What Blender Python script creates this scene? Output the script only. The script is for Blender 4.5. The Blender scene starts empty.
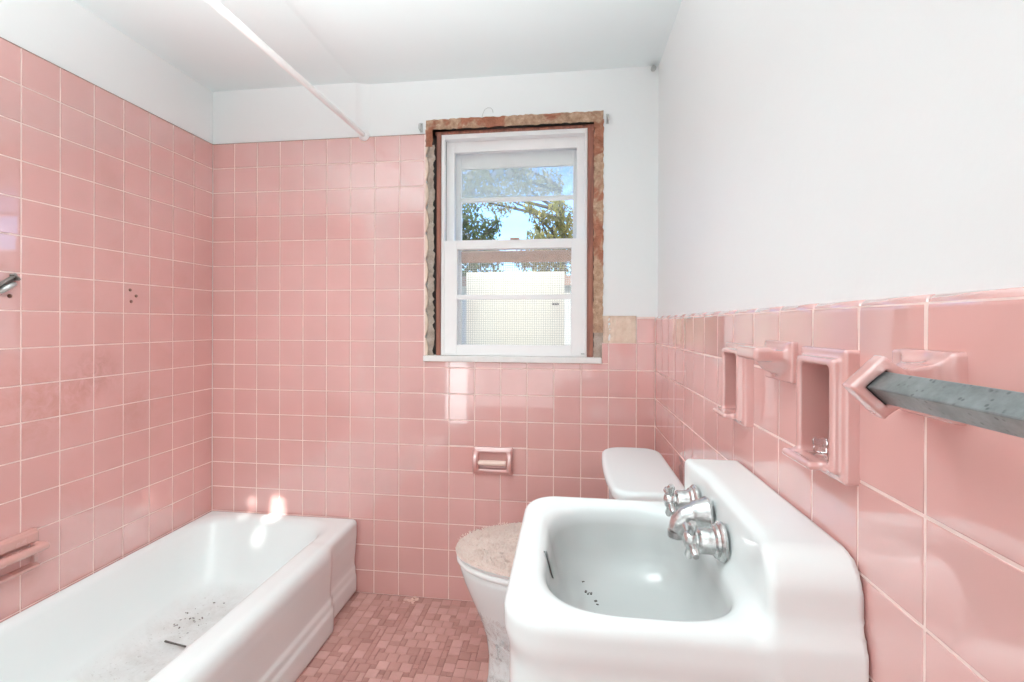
import bpy, bmesh, math, random
import numpy as np
from mathutils import Vector, Matrix

random.seed(7)
rng = np.random.default_rng(7)
SC = bpy.context.scene
COL = SC.collection

# ------------------------------------------------------------------ room dimensions (metres)
T = .1095                       # tile pitch
XL, XR, YB = -1.581, .346, 1.978   # left tile face, right tile face, back tile face
YR = -1.0                       # rear wall
CZ = 2.19                       # ceiling
TOP = 1.9596                    # top of the high tiling
WAIN = TOP - 7 * T              # top of the wainscot
CAMZ = 1.161

# ------------------------------------------------------------------ material helpers
def s2l(c):
    return tuple(((v / 255) / 12.92 if v / 255 <= .04045 else (((v / 255) + .055) / 1.055) ** 2.4) for v in c) + (1,)

class NT:
    def __init__(self, name):
        self.m = bpy.data.materials.new(name); self.m.use_nodes = True
        self.t = self.m.node_tree; self.n = self.t.nodes; self.l = self.t.links
        self.n.clear()
        self.out = self.n.new('ShaderNodeOutputMaterial')
    def add(self, typ, **kw):
        nd = self.n.new(typ)
        for k, v in kw.items():
            if k.startswith('_'):
                setattr(nd, k[1:], v)
            else:
                key = k.replace('__', ' ')
                if key.isdigit(): key = int(key)
                if hasattr(v, 'links') or isinstance(v, bpy.types.NodeSocket):
                    self.l.new(v, nd.inputs[key])
                else:
                    nd.inputs[key].default_value = v
        return nd
    def link(self, a, nd, key): self.l.new(a, nd.inputs[key])
    def coord(self): return self.add('ShaderNodeTexCoord').outputs['Object']
    def noise(self, scale, detail=3, rough=.55, vec=None, dist=0):
        nd = self.add('ShaderNodeTexNoise', Scale=scale, Detail=detail, Roughness=rough, Distortion=dist)
        self.link(vec if vec is not None else self.coord(), nd, 'Vector')
        return nd.outputs['Fac']
    def ramp(self, fac, stops):
        nd = self.add('ShaderNodeValToRGB'); self.link(fac, nd, 'Fac')
        e = nd.color_ramp.elements
        e[0].position, e[0].color = stops[0]; e[1].position, e[1].color = stops[-1]
        for p, c in stops[1:-1]:
            x = e.new(p); x.color = c
        return nd.outputs['Color']
    def mix(self, fac, a, b, mode='MIX'):
        nd = self.n.new('ShaderNodeMix'); nd.data_type = 'RGBA'; nd.blend_type = mode
        for sock, v in ((nd.inputs[0], fac), (nd.inputs[6], a), (nd.inputs[7], b)):
            if isinstance(v, bpy.types.NodeSocket): self.l.new(v, sock)
            else: sock.default_value = v
        return nd.outputs[2]
    def bump(self, h, strength=.2, dist=.01):
        nd = self.add('ShaderNodeBump', Strength=strength, Distance=dist); self.link(h, nd, 'Height')
        return nd.outputs['Normal']
    def bsdf(self, color, rough=.5, metal=0., normal=None, spec=.5, **kw):
        nd = self.add('ShaderNodeBsdfPrincipled')
        for k, v in (('Base Color', color), ('Roughness', rough), ('Metallic', metal), ('Specular IOR Level', spec)):
            if isinstance(v, bpy.types.NodeSocket): self.l.new(v, nd.inputs[k])
            else: nd.inputs[k].default_value = v
        for k, v in kw.items(): nd.inputs[k.replace('__', ' ')].default_value = v
        if normal is not None: self.l.new(normal, nd.inputs['Normal'])
        return nd.outputs[0]
    def done(self, shader):
        self.l.new(shader, self.out.inputs['Surface']); return self.m

def attr(nt, name='shade'):
    return nt.add('ShaderNodeAttribute', _attribute_name=name).outputs['Fac']

W = (1, 1, 1, 1)
def mat_tile(name, base, stain=.0, rough=.12, spots=()):
    n = NT(name)
    c = n.mix(attr(n), tuple(v * .97 for v in base[:3]) + (1,), tuple(min(1, v * 1.03) for v in base[:3]) + (1,))
    cl = n.ramp(n.noise(2.6, 4), [(.35, (.93, .92, .91, 1)), (.65, (1, 1, 1, 1))])
    c = n.mix(1, c, cl, 'MULTIPLY')
    if stain:
        sp = n.ramp(n.noise(5.5, 6, .65, dist=.6), [(.54, W), (.72, (.80, .68, .62, 1))])
        c = n.mix(stain, c, sp, 'MULTIPLY')
    for (pt, rad, colr) in spots:
        ps = n.add('ShaderNodeNewGeometry').outputs['Position']
        df = n.add('ShaderNodeVectorMath', _operation='DISTANCE'); n.link(ps, df, 0); df.inputs[1].default_value = pt
        mr = n.add('ShaderNodeMapRange', **{'From Min': 0., 'From Max': rad, 'To Min': 1., 'To Max': 0.}); n.link(df.outputs['Value'], mr, 'Value')
        ns = n.add('ShaderNodeMath', _operation='MULTIPLY'); n.l.new(mr.outputs[0], ns.inputs[0])
        n.l.new(n.ramp(n.noise(28, 6, .7, dist=.8), [(.40, (0, 0, 0, 1)), (.66, W)]), ns.inputs[1])
        c = n.mix(ns.outputs[0], c, n.mix(1, c, colr, 'MULTIPLY'))
    rr = n.ramp(n.noise(7, 5), [(.3, (rough * .8,) * 3 + (1,)), (.75, (rough * 1.9,) * 3 + (1,))])
    return n.done(n.bsdf(c, rr, normal=n.bump(n.noise(9, 1), .010, .01), IOR=1.5, Coat__Weight=1., Coat__Roughness=.03, Coat__IOR=1.85))

PINK = s2l((208, 153, 148))
M = {}
M['tile'] = mat_tile('pink_glazed_tile', PINK)
M['tile_left'] = mat_tile('pink_glazed_tile_stained', PINK, .30, .12, [((XL, 1.44, .99), .11, (.62, .50, .48, 1)), ((XL, 1.26, .905), .16, (.80, .68, .62, 1)), ((XL, 1.60, .87), .14, (.86, .78, .74, 1)), ((XL, 1.36, .93), .10, (.84, .74, .70, 1))])
def simple(name, col, rough=.5, metal=0, bump=None, var=None, spec=.5):
    n = NT(name); c = col
    if var:
        sc, amt = var
        c = n.mix(1, col, n.ramp(n.noise(sc, 5), [(.3, (1 - amt,) * 3 + (1,)), (.7, W)]), 'MULTIPLY')
    nm = n.bump(n.noise(bump[0], 4), bump[1], .01) if bump else None
    return n.done(n.bsdf(c, rough, metal, nm, spec))
M['grout'] = simple('pink_white_grout', s2l((244, 216, 208)), .8, var=(30, .12))
M['ceramic'] = mat_tile('pink_glazed_ceramic', s2l((202, 148, 143)), 0, .12)
M['ceramic_dirty'] = mat_tile('pink_ceramic_dirty', s2l((196, 142, 134)), .95, .2)
M['plaster'] = simple('white_painted_plaster', s2l((238, 241, 241)), .6, bump=(40, .05), var=(1.3, .03))
M['ceiling'] = simple('white_ceiling_paint', s2l((232, 243, 244)), .7, bump=(30, .05), var=(1.1, .04))
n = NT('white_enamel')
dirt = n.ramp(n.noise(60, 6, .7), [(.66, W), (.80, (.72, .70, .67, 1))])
M['enamel'] = n.done(n.bsdf(n.mix(.3, n.mix(attr(n), s2l((180, 182, 181)), s2l((235, 242, 242))), dirt, 'MULTIPLY'), .11))  # grey basin tone is shade painted in through the vertex mask
# tub: dirt gathers on the low floor of the basin (object height)
n = NT('white_tub_enamel')
z = n.add('ShaderNodeSeparateXYZ', Vector=n.coord()).outputs['Z']
mr = n.add('ShaderNodeMapRange', **{'From Min': .072, 'From Max': .12, 'To Min': 1., 'To Max': 0.}); n.link(z, mr, 'Value')
low = n.add('ShaderNodeMath', _operation='MULTIPLY', **{'0': mr.outputs[0]})
sub = n.add('ShaderNodeMath', _operation='SUBTRACT', **{'0': 1.0, '1': attr(n)})
n.l.new(sub.outputs[0], low.inputs[1])
g = n.ramp(n.noise(14, 6, .7, dist=.4), [(.35, W), (.70, (.80, .78, .76, 1))])
sp = n.ramp(n.noise(95, 4, .7), [(.60, W), (.74, (.55, .52, .50, 1))])
g = n.mix(1, g, sp, 'MULTIPLY')
M['tub'] = n.done(n.bsdf(n.mix(low.outputs[0], s2l((234, 243, 243)), n.mix(1, s2l((226, 231, 231)), g, 'MULTIPLY')), .22))
M['china'] = simple('white_china', s2l((233, 244, 245)), .12)
M['seat_plastic'] = simple('white_seat_plastic', s2l((238, 244, 244)), .25)
n = NT('worn_chrome')
c = n.ramp(n.noise(45, 6, .7), [(.30, s2l((150, 150, 150))), (.55, s2l((216, 216, 215)))])
M['chrome'] = n.done(n.bsdf(c, .27, 1., n.bump(n.noise(60, 4), .2, .004)))
n = NT('grey_bar_metal')
v = n.add('ShaderNodeTexVoronoi', Scale=170.); n.link(n.coord(), v, 'Vector')
spots = n.ramp(v.outputs['Distance'], [(.16, (.42, .43, .43, 1)), (.30, W)])
spm = n.ramp(n.noise(40, 3), [(.44, (0, 0, 0, 1)), (.54, W)])
base = n.ramp(n.noise(22, 6, .7), [(.3, s2l((88, 91, 92))), (.7, s2l((142, 146, 146)))])
M['bar'] = n.done(n.bsdf(n.mix(spm, base, n.mix(1, base, spots, 'MULTIPLY')), .36, .75))
M['dark_metal'] = simple('corroded_metal', s2l((128, 122, 118)), .5, .35, bump=(120, .4), var=(60, .5))
M['rust'] = simple('rusty_screw', s2l((112, 66, 52)), .7, .3, bump=(200, .4), var=(90, .5))
M['dark'] = simple('dark_gap', s2l((38, 33, 31)), .8)
M['slot'] = simple('overflow_dark_metal', s2l((82, 80, 79)), .4, .6)
M['white_paint'] = simple('white_window_paint', s2l((243, 243, 243)), .4, var=(9, .03))
M['white_frame_out'] = simple('white_storm_frame', s2l((238, 237, 236)), .45, var=(14, .05))
M['sill'] = simple('white_sill_paint', s2l((238, 237, 235)), .4, bump=(60, .2), var=(25, .10))
M['rod'] = simple('white_rod', s2l((244, 244, 243)), .3)
M['roller'] = simple('pale_pink_plastic', s2l((240, 212, 198)), .4)
M['bracket'] = simple('old_bracket_metal', s2l((190, 192, 190)), .35, .7, bump=(80, .3))
# rough opening: mortar, brick, plaster crumbs
n = NT('rough_brick_mortar')
brick = n.ramp(n.noise(30, 6, .7), [(.3, s2l((116, 64, 44))), (.7, s2l((164, 100, 74)))])
mort = n.ramp(n.noise(38, 6, .7), [(.25, s2l((112, 80, 60))), (.5, s2l((166, 130, 104))), (.75, s2l((206, 176, 152)))])
sel = n.ramp(n.noise(7.5, 3, .6, dist=.5), [(.49, (0, 0, 0, 1)), (.55, W)])
M['brick'] = n.done(n.bsdf(n.mix(sel, mort, brick), .9, normal=n.bump(n.noise(90, 6, .7), .9, .006)))
n = NT('grey_mortar')
mort = n.ramp(n.noise(24, 7, .75), [(.25, s2l((112, 98, 88))), (.55, s2l((164, 148, 136))), (.8, s2l((196, 180, 168)))])
M['mortar'] = n.done(n.bsdf(mort, .95, normal=n.bump(n.noise(70, 6, .7), .9, .006)))
n = NT('red_brown_wood')
mp = n.add('ShaderNodeMapping', Scale=(60., 60., 5.)); n.link(n.coord(), mp, 'Vector')
M['wood'] = n.done(n.bsdf(n.ramp(n.noise(1, 5, .6, mp.outputs[0]), [(.3, s2l((92, 48, 38))), (.7, s2l((146, 82, 62)))]), .7, normal=n.bump(n.noise(1, 4, .6, mp.outputs[0]), .4, .004)))
n = NT('bare_mortar_bed')
M['bed'] = n.done(n.bsdf(n.ramp(n.noise(26, 6, .7), [(.3, s2l((206, 178, 156))), (.7, s2l((232, 210, 192)))]), .9, normal=n.bump(n.noise(60, 5, .7), .7, .005)))
M['caulk'] = simple('brown_caulk', s2l((150, 116, 104)), .8, var=(60, .4))
# floor mosaic
n = NT('floor_mosaic_tile')
c = n.ramp(attr(n), [(0, s2l((148, 101, 95))), (.5, s2l((171, 122, 115))), (1, s2l((198, 153, 145)))])
c = n.mix(1, c, n.ramp(n.noise(9, 6, .7), [(.3, (.80, .77, .75, 1)), (.7, W)]), 'MULTIPLY')
M['mosaic'] = n.done(n.bsdf(c, .42, normal=n.bump(n.noise(120, 3), .15, .003)))
M['floor_grout'] = simple('floor_grout', s2l((148, 102, 94)), .9, var=(50, .2))
# fuzzy cover
n = NT('fuzzy_pink_pile')
c = n.ramp(n.noise(180, 5, .75), [(.3, s2l((234, 202, 188))), (.7, s2l((255, 240, 230)))])
M['fuzz'] = n.done(n.bsdf(c, .95, normal=n.bump(n.noise(240, 4, .8), 1., .006)))
# glass panes
def glass_mat(name, haze=0.):
    n = NT(name)
    tr = n.add('ShaderNodeBsdfTransparent', Color=(.97, .98, .98, 1)).outputs[0]
    gl = n.add('ShaderNodeBsdfGlossy', Color=(1, 1, 1, 1), Roughness=.03).outputs[0]
    a = n.add('ShaderNodeMixShader', Fac=.035); n.link(tr, a, 1); n.link(gl, a, 2); o = a.outputs[0]
    if haze:
        df = n.add('ShaderNodeBsdfTranslucent', Color=(.60, .57, .50, 1)).outputs[0]  # pale film painted in for the reflection of the double glass
        b = n.add('ShaderNodeMixShader'); n.link(n.ramp(n.noise(14, 5, .65, dist=.3), [(.3, (haze * .6,) * 3 + (1,)), (.7, (haze,) * 3 + (1,))]), b, 0)
        n.link(o, b, 1); n.link(df, b, 2); o = b.outputs[0]
    return n.done(o)
M['glass'] = glass_mat('window_glass'); M['glass_haze'] = glass_mat('hazed_storm_glass', .42)
n = NT('clear_acrylic')
M['acrylic'] = n.done(n.bsdf((1, .98, .98, 1), .04, Transmission__Weight=1., IOR=1.45))
M['screen'] = simple('grey_screen_wire', s2l((196, 192, 182)), .6)
n = NT('cream_board')
d1 = n.add('ShaderNodeBsdfDiffuse', Color=s2l((252, 246, 232))).outputs[0]
d2 = n.add('ShaderNodeBsdfTranslucent', Color=s2l((250, 246, 232))).outputs[0]
mx = n.add('ShaderNodeMixShader', Fac=.35); n.link(d1, mx, 1); n.link(d2, mx, 2)
M['board'] = n.done(mx.outputs[0])
M['ledge'] = simple('sun_bleached_wood', s2l((200, 160, 138)), .7, var=(30, .2))
M['leaf'] = []
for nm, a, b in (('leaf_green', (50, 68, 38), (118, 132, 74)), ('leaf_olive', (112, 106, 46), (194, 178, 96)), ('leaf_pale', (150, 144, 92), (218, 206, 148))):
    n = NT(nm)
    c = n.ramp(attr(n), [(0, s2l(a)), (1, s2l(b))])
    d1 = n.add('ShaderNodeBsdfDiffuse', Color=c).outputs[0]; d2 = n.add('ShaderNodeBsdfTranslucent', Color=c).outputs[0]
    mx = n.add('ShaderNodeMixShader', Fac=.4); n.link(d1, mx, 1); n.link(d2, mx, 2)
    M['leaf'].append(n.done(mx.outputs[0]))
M['bark'] = simple('bark', s2l((84, 70, 58)), .9, var=(20, .4))
M['ground'] = simple('dry_grass_ground', s2l((142, 134, 92)), .95, var=(6, .3))
M['siding'] = simple('pale_siding', s2l((226, 222, 212)), .8)
M['door_paint'] = simple('white_door_paint', s2l((236, 236, 235)), .4)
M['chip'] = simple('tile_chips', s2l((226, 190, 178)), .6, var=(80, .3))
M['specks'] = simple('dark_grit', s2l((84, 78, 74)), .8)
n = NT('crinkled_plastic')
tr = n.add('ShaderNodeBsdfTransparent', Color=(1, 1, 1, 1)).outputs[0]
nm = n.bump(n.noise(38, 4, .6, dist=.8), 1., .02)
g_ = n.bsdf(s2l((226, 229, 230)), .18, normal=nm)
mx = n.add('ShaderNodeMixShader'); n.link(n.ramp(n.noise(24, 4, .6, dist=1.), [(.4, (.02,) * 3 + (1,)), (.75, (.5,) * 3 + (1,))]), mx, 0)
n.link(tr, mx, 1); n.link(g_, mx, 2)
M['wrap'] = n.done(mx.outputs[0])

# ------------------------------------------------------------------ mesh helpers
class MB:
    def __init__(self): self.v, self.f, self.a = [], [], []
    def add(self, verts, faces, shade=.5, mtx=None):
        o = len(self.v)
        for p in verts:
            p = Vector(p)
            self.v.append(tuple(mtx @ p) if mtx else tuple(p)); self.a.append(shade)
        for f in faces: self.f.append(tuple(i + o for i in f))
        return self
    def box(self, lo, hi, shade=.5, mtx=None):
        x0, y0, z0 = lo; x1, y1, z1 = hi
        v = [(x0, y0, z0), (x1, y0, z0), (x1, y1, z0), (x0, y1, z0), (x0, y0, z1), (x1, y0, z1), (x1, y1, z1), (x0, y1, z1)]
        return self.add(v, [(0, 3, 2, 1), (4, 5, 6, 7), (0, 1, 5, 4), (1, 2, 6, 5), (2, 3, 7, 6), (3, 0, 4, 7)], shade, mtx)
    def lathe(self, prof, seg=32, mtx=None, cap=True):      # prof: (radius, height) along local z
        v = []; f = []
        for r, h in prof:
            for k in range(seg):
                a = 2 * math.pi * k / seg; v.append((r * math.cos(a), r * math.sin(a), h))
        for i in range(len(prof) - 1):
            for k in range(seg):
                k2 = (k + 1) % seg
                f.append((i * seg + k, i * seg + k2, (i + 1) * seg + k2, (i + 1) * seg + k))
        if cap:
            f.append(tuple(range(seg))[::-1]); f.append(tuple((len(prof) - 1) * seg + k for k in range(seg)))
        return self.add(v, f, .5, mtx)
    def tube(self, pts, rad, seg=12, shade=.5):
        pts = [Vector(p) for p in pts]; n = len(pts)
        rads = rad if isinstance(rad, (list, tuple)) else [rad] * n
        v = []; f = []; up = None
        for i, p in enumerate(pts):
            d = (pts[min(i + 1, n - 1)] - pts[max(i - 1, 0)]).normalized()
            if up is None:
                up = d.orthogonal().normalized()
            up = (up - d * up.dot(d)).normalized(); b = d.cross(up)
            for k in range(seg):
                a = 2 * math.pi * k / seg
                v.append(tuple(p + (up * math.cos(a) + b * math.sin(a)) * rads[i]))
        for i in range(n - 1):
            for k in range(seg):
                k2 = (k + 1) % seg
                f.append((i * seg + k, i * seg + k2, (i + 1) * seg + k2, (i + 1) * seg + k))
        f.append(tuple(range(seg))[::-1]); f.append(tuple((n - 1) * seg + k for k in range(seg)))
        return self.add(v, f, shade)
    def loft(self, loops, cap0=True, cap1=True):
        o = []; n = len(loops[0]); f = []
        for L in loops: o += list(L)
        for i in range(len(loops) - 1):
            for k in range(n):
                k2 = (k + 1) % n
                f.append((i * n + k, i * n + k2, (i + 1) * n + k2, (i + 1) * n + k))
        if cap0: f.append(tuple(range(n))[::-1])
        if cap1: f.append(tuple((len(loops) - 1) * n + k for k in range(n)))
        return self.add(o, f)
    def build(self, name, mat, parent=None, loc=None, smooth=False, bevel=0, angle=None):
        loc = Vector(loc) if loc is not None else None
        me = bpy.data.meshes.new(name)
        off = loc if (loc is not None and parent is None) else (parent_world(parent) if parent else Vector((0, 0, 0)))
        me.from_pydata([tuple(Vector(p) - off) for p in self.v], [], self.f)
        at = me.attributes.new('shade', 'FLOAT', 'POINT'); at.data.foreach_set('value', self.a)
        me.materials.append(mat)
        bm = bmesh.new(); bm.from_mesh(me); bmesh.ops.recalc_face_normals(bm, faces=bm.faces); bm.to_mesh(me); bm.free()
        if smooth:
            me.polygons.foreach_set('use_smooth', [True] * len(me.polygons))
            if angle: me.set_sharp_from_angle(angle=math.radians(angle))
        ob = bpy.data.objects.new(name, me); COL.objects.link(ob)
        if parent is None: ob.location = off
        else: ob.parent = parent
        if bevel:
            md = ob.modifiers.new('bevel', 'BEVEL'); md.width = bevel; md.segments = 2; md.limit_method = 'ANGLE'; md.angle_limit = math.radians(40)
        return ob

def parent_world(o):
    p = Vector((0, 0, 0))
    while o is not None: p = p + Vector(o.location); o = o.parent
    return p

def tag(o, label=None, cat=None, group=None, kind=None):
    if label: o['label'] = label
    if cat: o['category'] = cat
    if group: o['group'] = group
    if kind: o['kind'] = kind
    return o

def empty(name, loc, label, cat, group=None):
    o = bpy.data.objects.new(name, None); COL.objects.link(o); o.location = loc
    o.empty_display_size = .05
    return tag(o, label, cat, group)

# ------------------------------------------------------------------ signed distance surfaces (for cast ceramics)
def smin(a, b, k): h = np.clip(.5 + .5 * (b - a) / k, 0, 1); return b + (a - b) * h - k * h * (1 - h)
def smax(a, b, k): return -smin(-a, -b, k)
def rbox(X, Y, Z, lo, hi, r):
    c = [(l + h) / 2 for l, h in zip(lo, hi)]; s = [(h - l) / 2 - r for l, h in zip(lo, hi)]
    q = [np.abs(P - ci) - si for P, ci, si in zip((X, Y, Z), c, s)]
    m = [np.maximum(v, 0) for v in q]
    return np.sqrt(m[0] ** 2 + m[1] ** 2 + m[2] ** 2) + np.minimum(np.maximum(np.maximum(q[0], q[1]), q[2]), 0) - r
def rrect(A, B, lo, hi, r):
    qa = np.abs(A - (lo[0] + hi[0]) / 2) - (hi[0] - lo[0]) / 2 + r; qb = np.abs(B - (lo[1] + hi[1]) / 2) - (hi[1] - lo[1]) / 2 + r
    return np.sqrt(np.maximum(qa, 0) ** 2 + np.maximum(qb, 0) ** 2) + np.minimum(np.maximum(qa, qb), 0) - r
def extrude(d, C, lo, hi, r):
    w = np.abs(C - (lo + hi) / 2) - (hi - lo) / 2
    a, b = d + r, w + r
    return np.minimum(np.maximum(a, b), 0) + np.sqrt(np.maximum(a, 0) ** 2 + np.maximum(b, 0) ** 2) - r
def cyl_y(X, Y, Z, cx, cz, rad): return np.sqrt((X - cx) ** 2 + (Z - cz) ** 2) - rad
def capsule(X, Y, Z, a, b, r):
    a = np.array(a); b = np.array(b); d = b - a
    t = np.clip(((X - a[0]) * d[0] + (Y - a[1]) * d[1] + (Z - a[2]) * d[2]) / (d @ d), 0, 1)
    return np.sqrt((X - a[0] - t * d[0]) ** 2 + (Y - a[1] - t * d[1]) ** 2 + (Z - a[2] - t * d[2]) ** 2) - r

def surface_net(fn, lo, hi, h):
    lo = np.array(lo, float) - 2 * h; hi = np.array(hi, float) + 2 * h
    N = np.ceil((hi - lo) / h).astype(int) + 1
    ax = [lo[i] + h * np.arange(N[i]) for i in range(3)]
    X, Y, Z = np.meshgrid(*ax, indexing='ij')
    F = fn(X, Y, Z)
    S = F < 0
    cs = tuple(N - 1)
    acc = np.zeros(cs + (3,)); cnt = np.zeros(cs)
    corner = [(i, j, k) for i in (0, 1) for j in (0, 1) for k in (0, 1)]
    sl = lambda c: tuple(slice(c[a], c[a] + cs[a]) for a in range(3))
    for c in corner:
        for a in range(3):
            if c[a]: continue
            d = list(c); d[a] = 1
            f0, f1 = F[sl(c)], F[sl(d)]
            mk = (f0 < 0) != (f1 < 0)
            t = np.where(mk, f0 / np.where(mk, f0 - f1, 1), 0)
            for b in range(3):
                acc[..., b] += np.where(mk, c[b] + (t if b == a else 0), 0)
            cnt += mk
    act = cnt > 0
    idx = -np.ones(cs, int); idx[act] = np.arange(act.sum())
    ijk = np.argwhere(act)
    V = lo + h * (ijk + acc[act] / cnt[act][:, None])
    faces = []
    for a in range(3):
        b, c = (a + 1) % 3, (a + 2) % 3
        s0 = [slice(None)] * 3; s1 = [slice(None)] * 3
        s0[a] = slice(0, N[a] - 1); s1[a] = slice(1, N[a])
        m0, m1 = S[tuple(s0)], S[tuple(s1)]
        for sg in (0, 1):
            E = np.argwhere((m0 & ~m1) if sg == 0 else (~m0 & m1))
            E = E[(E[:, b] > 0) & (E[:, c] > 0) & (E[:, b] < N[b] - 1) & (E[:, c] < N[c] - 1)]
            q = []
            for db, dc in ((-1, -1), (0, -1), (0, 0), (-1, 0)):
                e = E.copy(); e[:, b] += db; e[:, c] += dc
                q.append(idx[e[:, 0], e[:, 1], e[:, 2]])
            q = np.stack(q, 1)
            faces.append(q if sg == 0 else q[:, ::-1])
    Q = np.concatenate(faces)
    e = h * .1
    for _ in range(3):
        f0 = fn(V[:, 0], V[:, 1], V[:, 2])
        g = np.stack([fn(V[:, 0] + e * (i == 0), V[:, 1] + e * (i == 1), V[:, 2] + e * (i == 2)) - f0 for i in range(3)], 1) / e
        gl = np.maximum((g ** 2).sum(1), .2)
        V = V - np.clip(f0 / gl, -h * .5, h * .5)[:, None] * g * .8
    return V, Q

def sdf_obj(name, fn, lo, hi, h, mat, parent=None, loc=(0, 0, 0), shade=None):
    V, Q = surface_net(fn, lo, hi, h)
    off = np.array(loc if parent is None else parent_world(parent))
    me = bpy.data.meshes.new(name)
    me.from_pydata((V - off).tolist(), [], Q.tolist())
    at = me.attributes.new('shade', 'FLOAT', 'POINT'); at.data.foreach_set('value', [.5] * len(V) if shade is None else shade(V[:, 0], V[:, 1], V[:, 2]).tolist())
    me.materials.append(mat)
    me.polygons.foreach_set('use_smooth', [True] * len(me.polygons))
    ob = bpy.data.objects.new(name, me); COL.objects.link(ob)
    if parent is None: ob.location = loc
    else: ob.parent = parent
    return ob

# ------------------------------------------------------------------ walls
def slab(mb, axis, lo, hi, a, b, holes):
    """wall slab lo..hi on `axis`; a = (a0,a1), b = (z0,z1); holes = [(a0,a1,z0,z1)] left open"""
    ga = sorted({a[0], a[1], *[v for h in holes for v in h[:2]]}); gb = sorted({b[0], b[1], *[v for h in holes for v in h[2:]]})
    for i in range(len(ga) - 1):
        for j in range(len(gb) - 1):
            ca, cb = (ga[i] + ga[i + 1]) / 2, (gb[j] + gb[j + 1]) / 2
            if any(h[0] < ca < h[1] and h[2] < cb < h[3] for h in holes): continue
            if axis == 'x': mb.box((lo, ga[i], gb[j]), (hi, ga[i + 1], gb[j + 1]))
            else: mb.box((ga[i], lo, gb[j]), (ga[i + 1], hi, gb[j + 1]))
    return mb

def tile_at(mb, u0, u1, v0, v1, place, cap=False, gap=.0034):
    """one pillowed tile; place(u, v, out) -> world point"""
    u0 += gap / 2; u1 -= gap / 2; v0 += gap / 2; v1 -= gap / 2
    if u1 - u0 < .006 or v1 - v0 < .006: return
    tu, tv = random.gauss(0, .0009), random.gauss(0, .0009)
    cu, cv = (u0 + u1) / 2, (v0 + v1) / 2
    sh = min(1, max(0, random.gauss(.5, .2)))
    rings = [(0, -.006), (0, -.0012), (.0003, -.0005), (.0008, -.0001), (.0020, 0)]
    if cap: rings_top = [(0, -.030), (0, -.0105), (.0016, -.0058), (.0060, -.0018), (.0150, 0)]
    vs, fs = [], []
    for k, (ins, o) in enumerate(rings):
        ti, to = (rings_top[k] if cap else (ins, o))
        for (u, v, oo) in ((u0 + ins, v0 + ins, o), (u1 - ins, v0 + ins, o), (u1 - ins, v1 - ti, to), (u0 + ins, v1 - ti, to)):
            vs.append(place(u, v, oo + (u - cu) * tu + (v - cv) * tv))
    for k in range(len(rings) - 1):
        for q in range(4):
            q2 = (q + 1) % 4
            fs.append((k * 4 + q, k * 4 + q2, k * 4 + 4 + q2, k * 4 + 4 + q))
    k = (len(rings) - 1) * 4
    fs.append((k, k + 1, k + 2, k + 3))
    mb.add(vs, fs, sh)

def subtract(rects, hole):
    out = []
    for (u0, u1, v0, v1) in rects:
        h0, h1, g0, g1 = max(u0, hole[0]), min(u1, hole[1]), max(v0, hole[2]), min(v1, hole[3])
        if h0 >= h1 or g0 >= g1: out.append((u0, u1, v0, v1)); continue
        if g0 > v0: out.append((u0, u1, v0, g0))
        if g1 < v1: out.append((u0, u1, g1, v1))
        if h0 > u0: out.append((u0, h0, max(v0, g0), min(v1, g1)))
        if h1 < u1: out.append((h1, u1, max(v0, g0), min(v1, g1)))
    return out

rows = [TOP - i * T for i in range(18)] + [0.0]

# --- left wall
wl = MB(); slab(wl, 'x', XL - .13, XL - .004, (YR, YB + .13), (0, CZ + .03), [])
wall_left = tag(wl.build('wall_left', M['plaster'], loc=(XL - .06, .5, 0)), kind='structure')
mb = MB(); mb.box((XL - .006, .30, 0), (XL - .0010, YB, TOP - .001)); mb.build('grout', M['grout'], wall_left)
mb = MB()
for i in range(len(rows) - 1):
    for j in range(15):
        y1 = YB - j * T; y0 = y1 - T
        tile_at(mb, y0, y1, rows[i + 1], rows[i], lambda u, v, o: (XL + o, u, v))
wn = mb.build('tiling', M['tile_left'], wall_left, smooth=True).modifiers.new('weighted_normals', 'WEIGHTED_NORMAL'); wn.weight = 90; wn.mode = 'FACE_AREA'
mb = MB(); mb.box((XL - .005, .33, TOP - .0015), (XL + .0004, YB, TOP + .0012)); mb.build('caulk_line', M['caulk'], wall_left)

# --- back wall with the window opening
OX0, OX1, OZ0, OZ1 = -.596, .139, 1.001, 2.013
wb = MB(); slab(wb, 'y', YB + .004, YB + .16, (XL - .13, XR + .13), (0, CZ + .03), [(OX0, OX1, OZ0, OZ1), (OX1, .2735, WAIN - T, WAIN)])
wb.box((OX1, YB + .012, WAIN - T - .01), (.28, YB + .15, WAIN + .01))
wall_back = tag(wb.build('wall_back', M['plaster'], loc=(-.6, YB + .08, 0)), kind='structure')
BX = -.884                       # soft furring line where the alcove ends
mb = MB()
mb.box((XL, YB + .0010, 0), (OX0, YB + .006, TOP - .001)); mb.box((OX0, YB + .0010, 0), (OX1, YB + .006, OZ0))
mb.box((OX1, YB + .0010, 0), (XR, YB + .006, WAIN - T)); mb.box((.2735, YB + .0010, WAIN - T), (XR, YB + .006, WAIN - .004))
mb.build('grout', M['grout'], wall_back)
mb = MB(); cols = [XL] + [XL - .0036 + (c + 1) * T * .9985 for c in range(17)] + [XR]
pb = lambda u, v, o: (u, YB - o, v)
for i in range(len(rows) - 1):
    for j in range(len(cols) - 1):
        r = [(cols[j], cols[j + 1], rows[i + 1], rows[i])]
        r = subtract(r, (OX0 - .003, OX1 - .002, OZ0, 3))
        r = subtract(r, (OX1 - .003, .2735, WAIN - T, 3))
        r = subtract(r, (OX1 - .003, 5, WAIN, 3))
        r = subtract(r, (-.386, -.222, .537, .648))
        for q in r: tile_at(mb, *q, pb, cap=(abs(q[3] - WAIN) < .001 and q[0] > .2))
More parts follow.
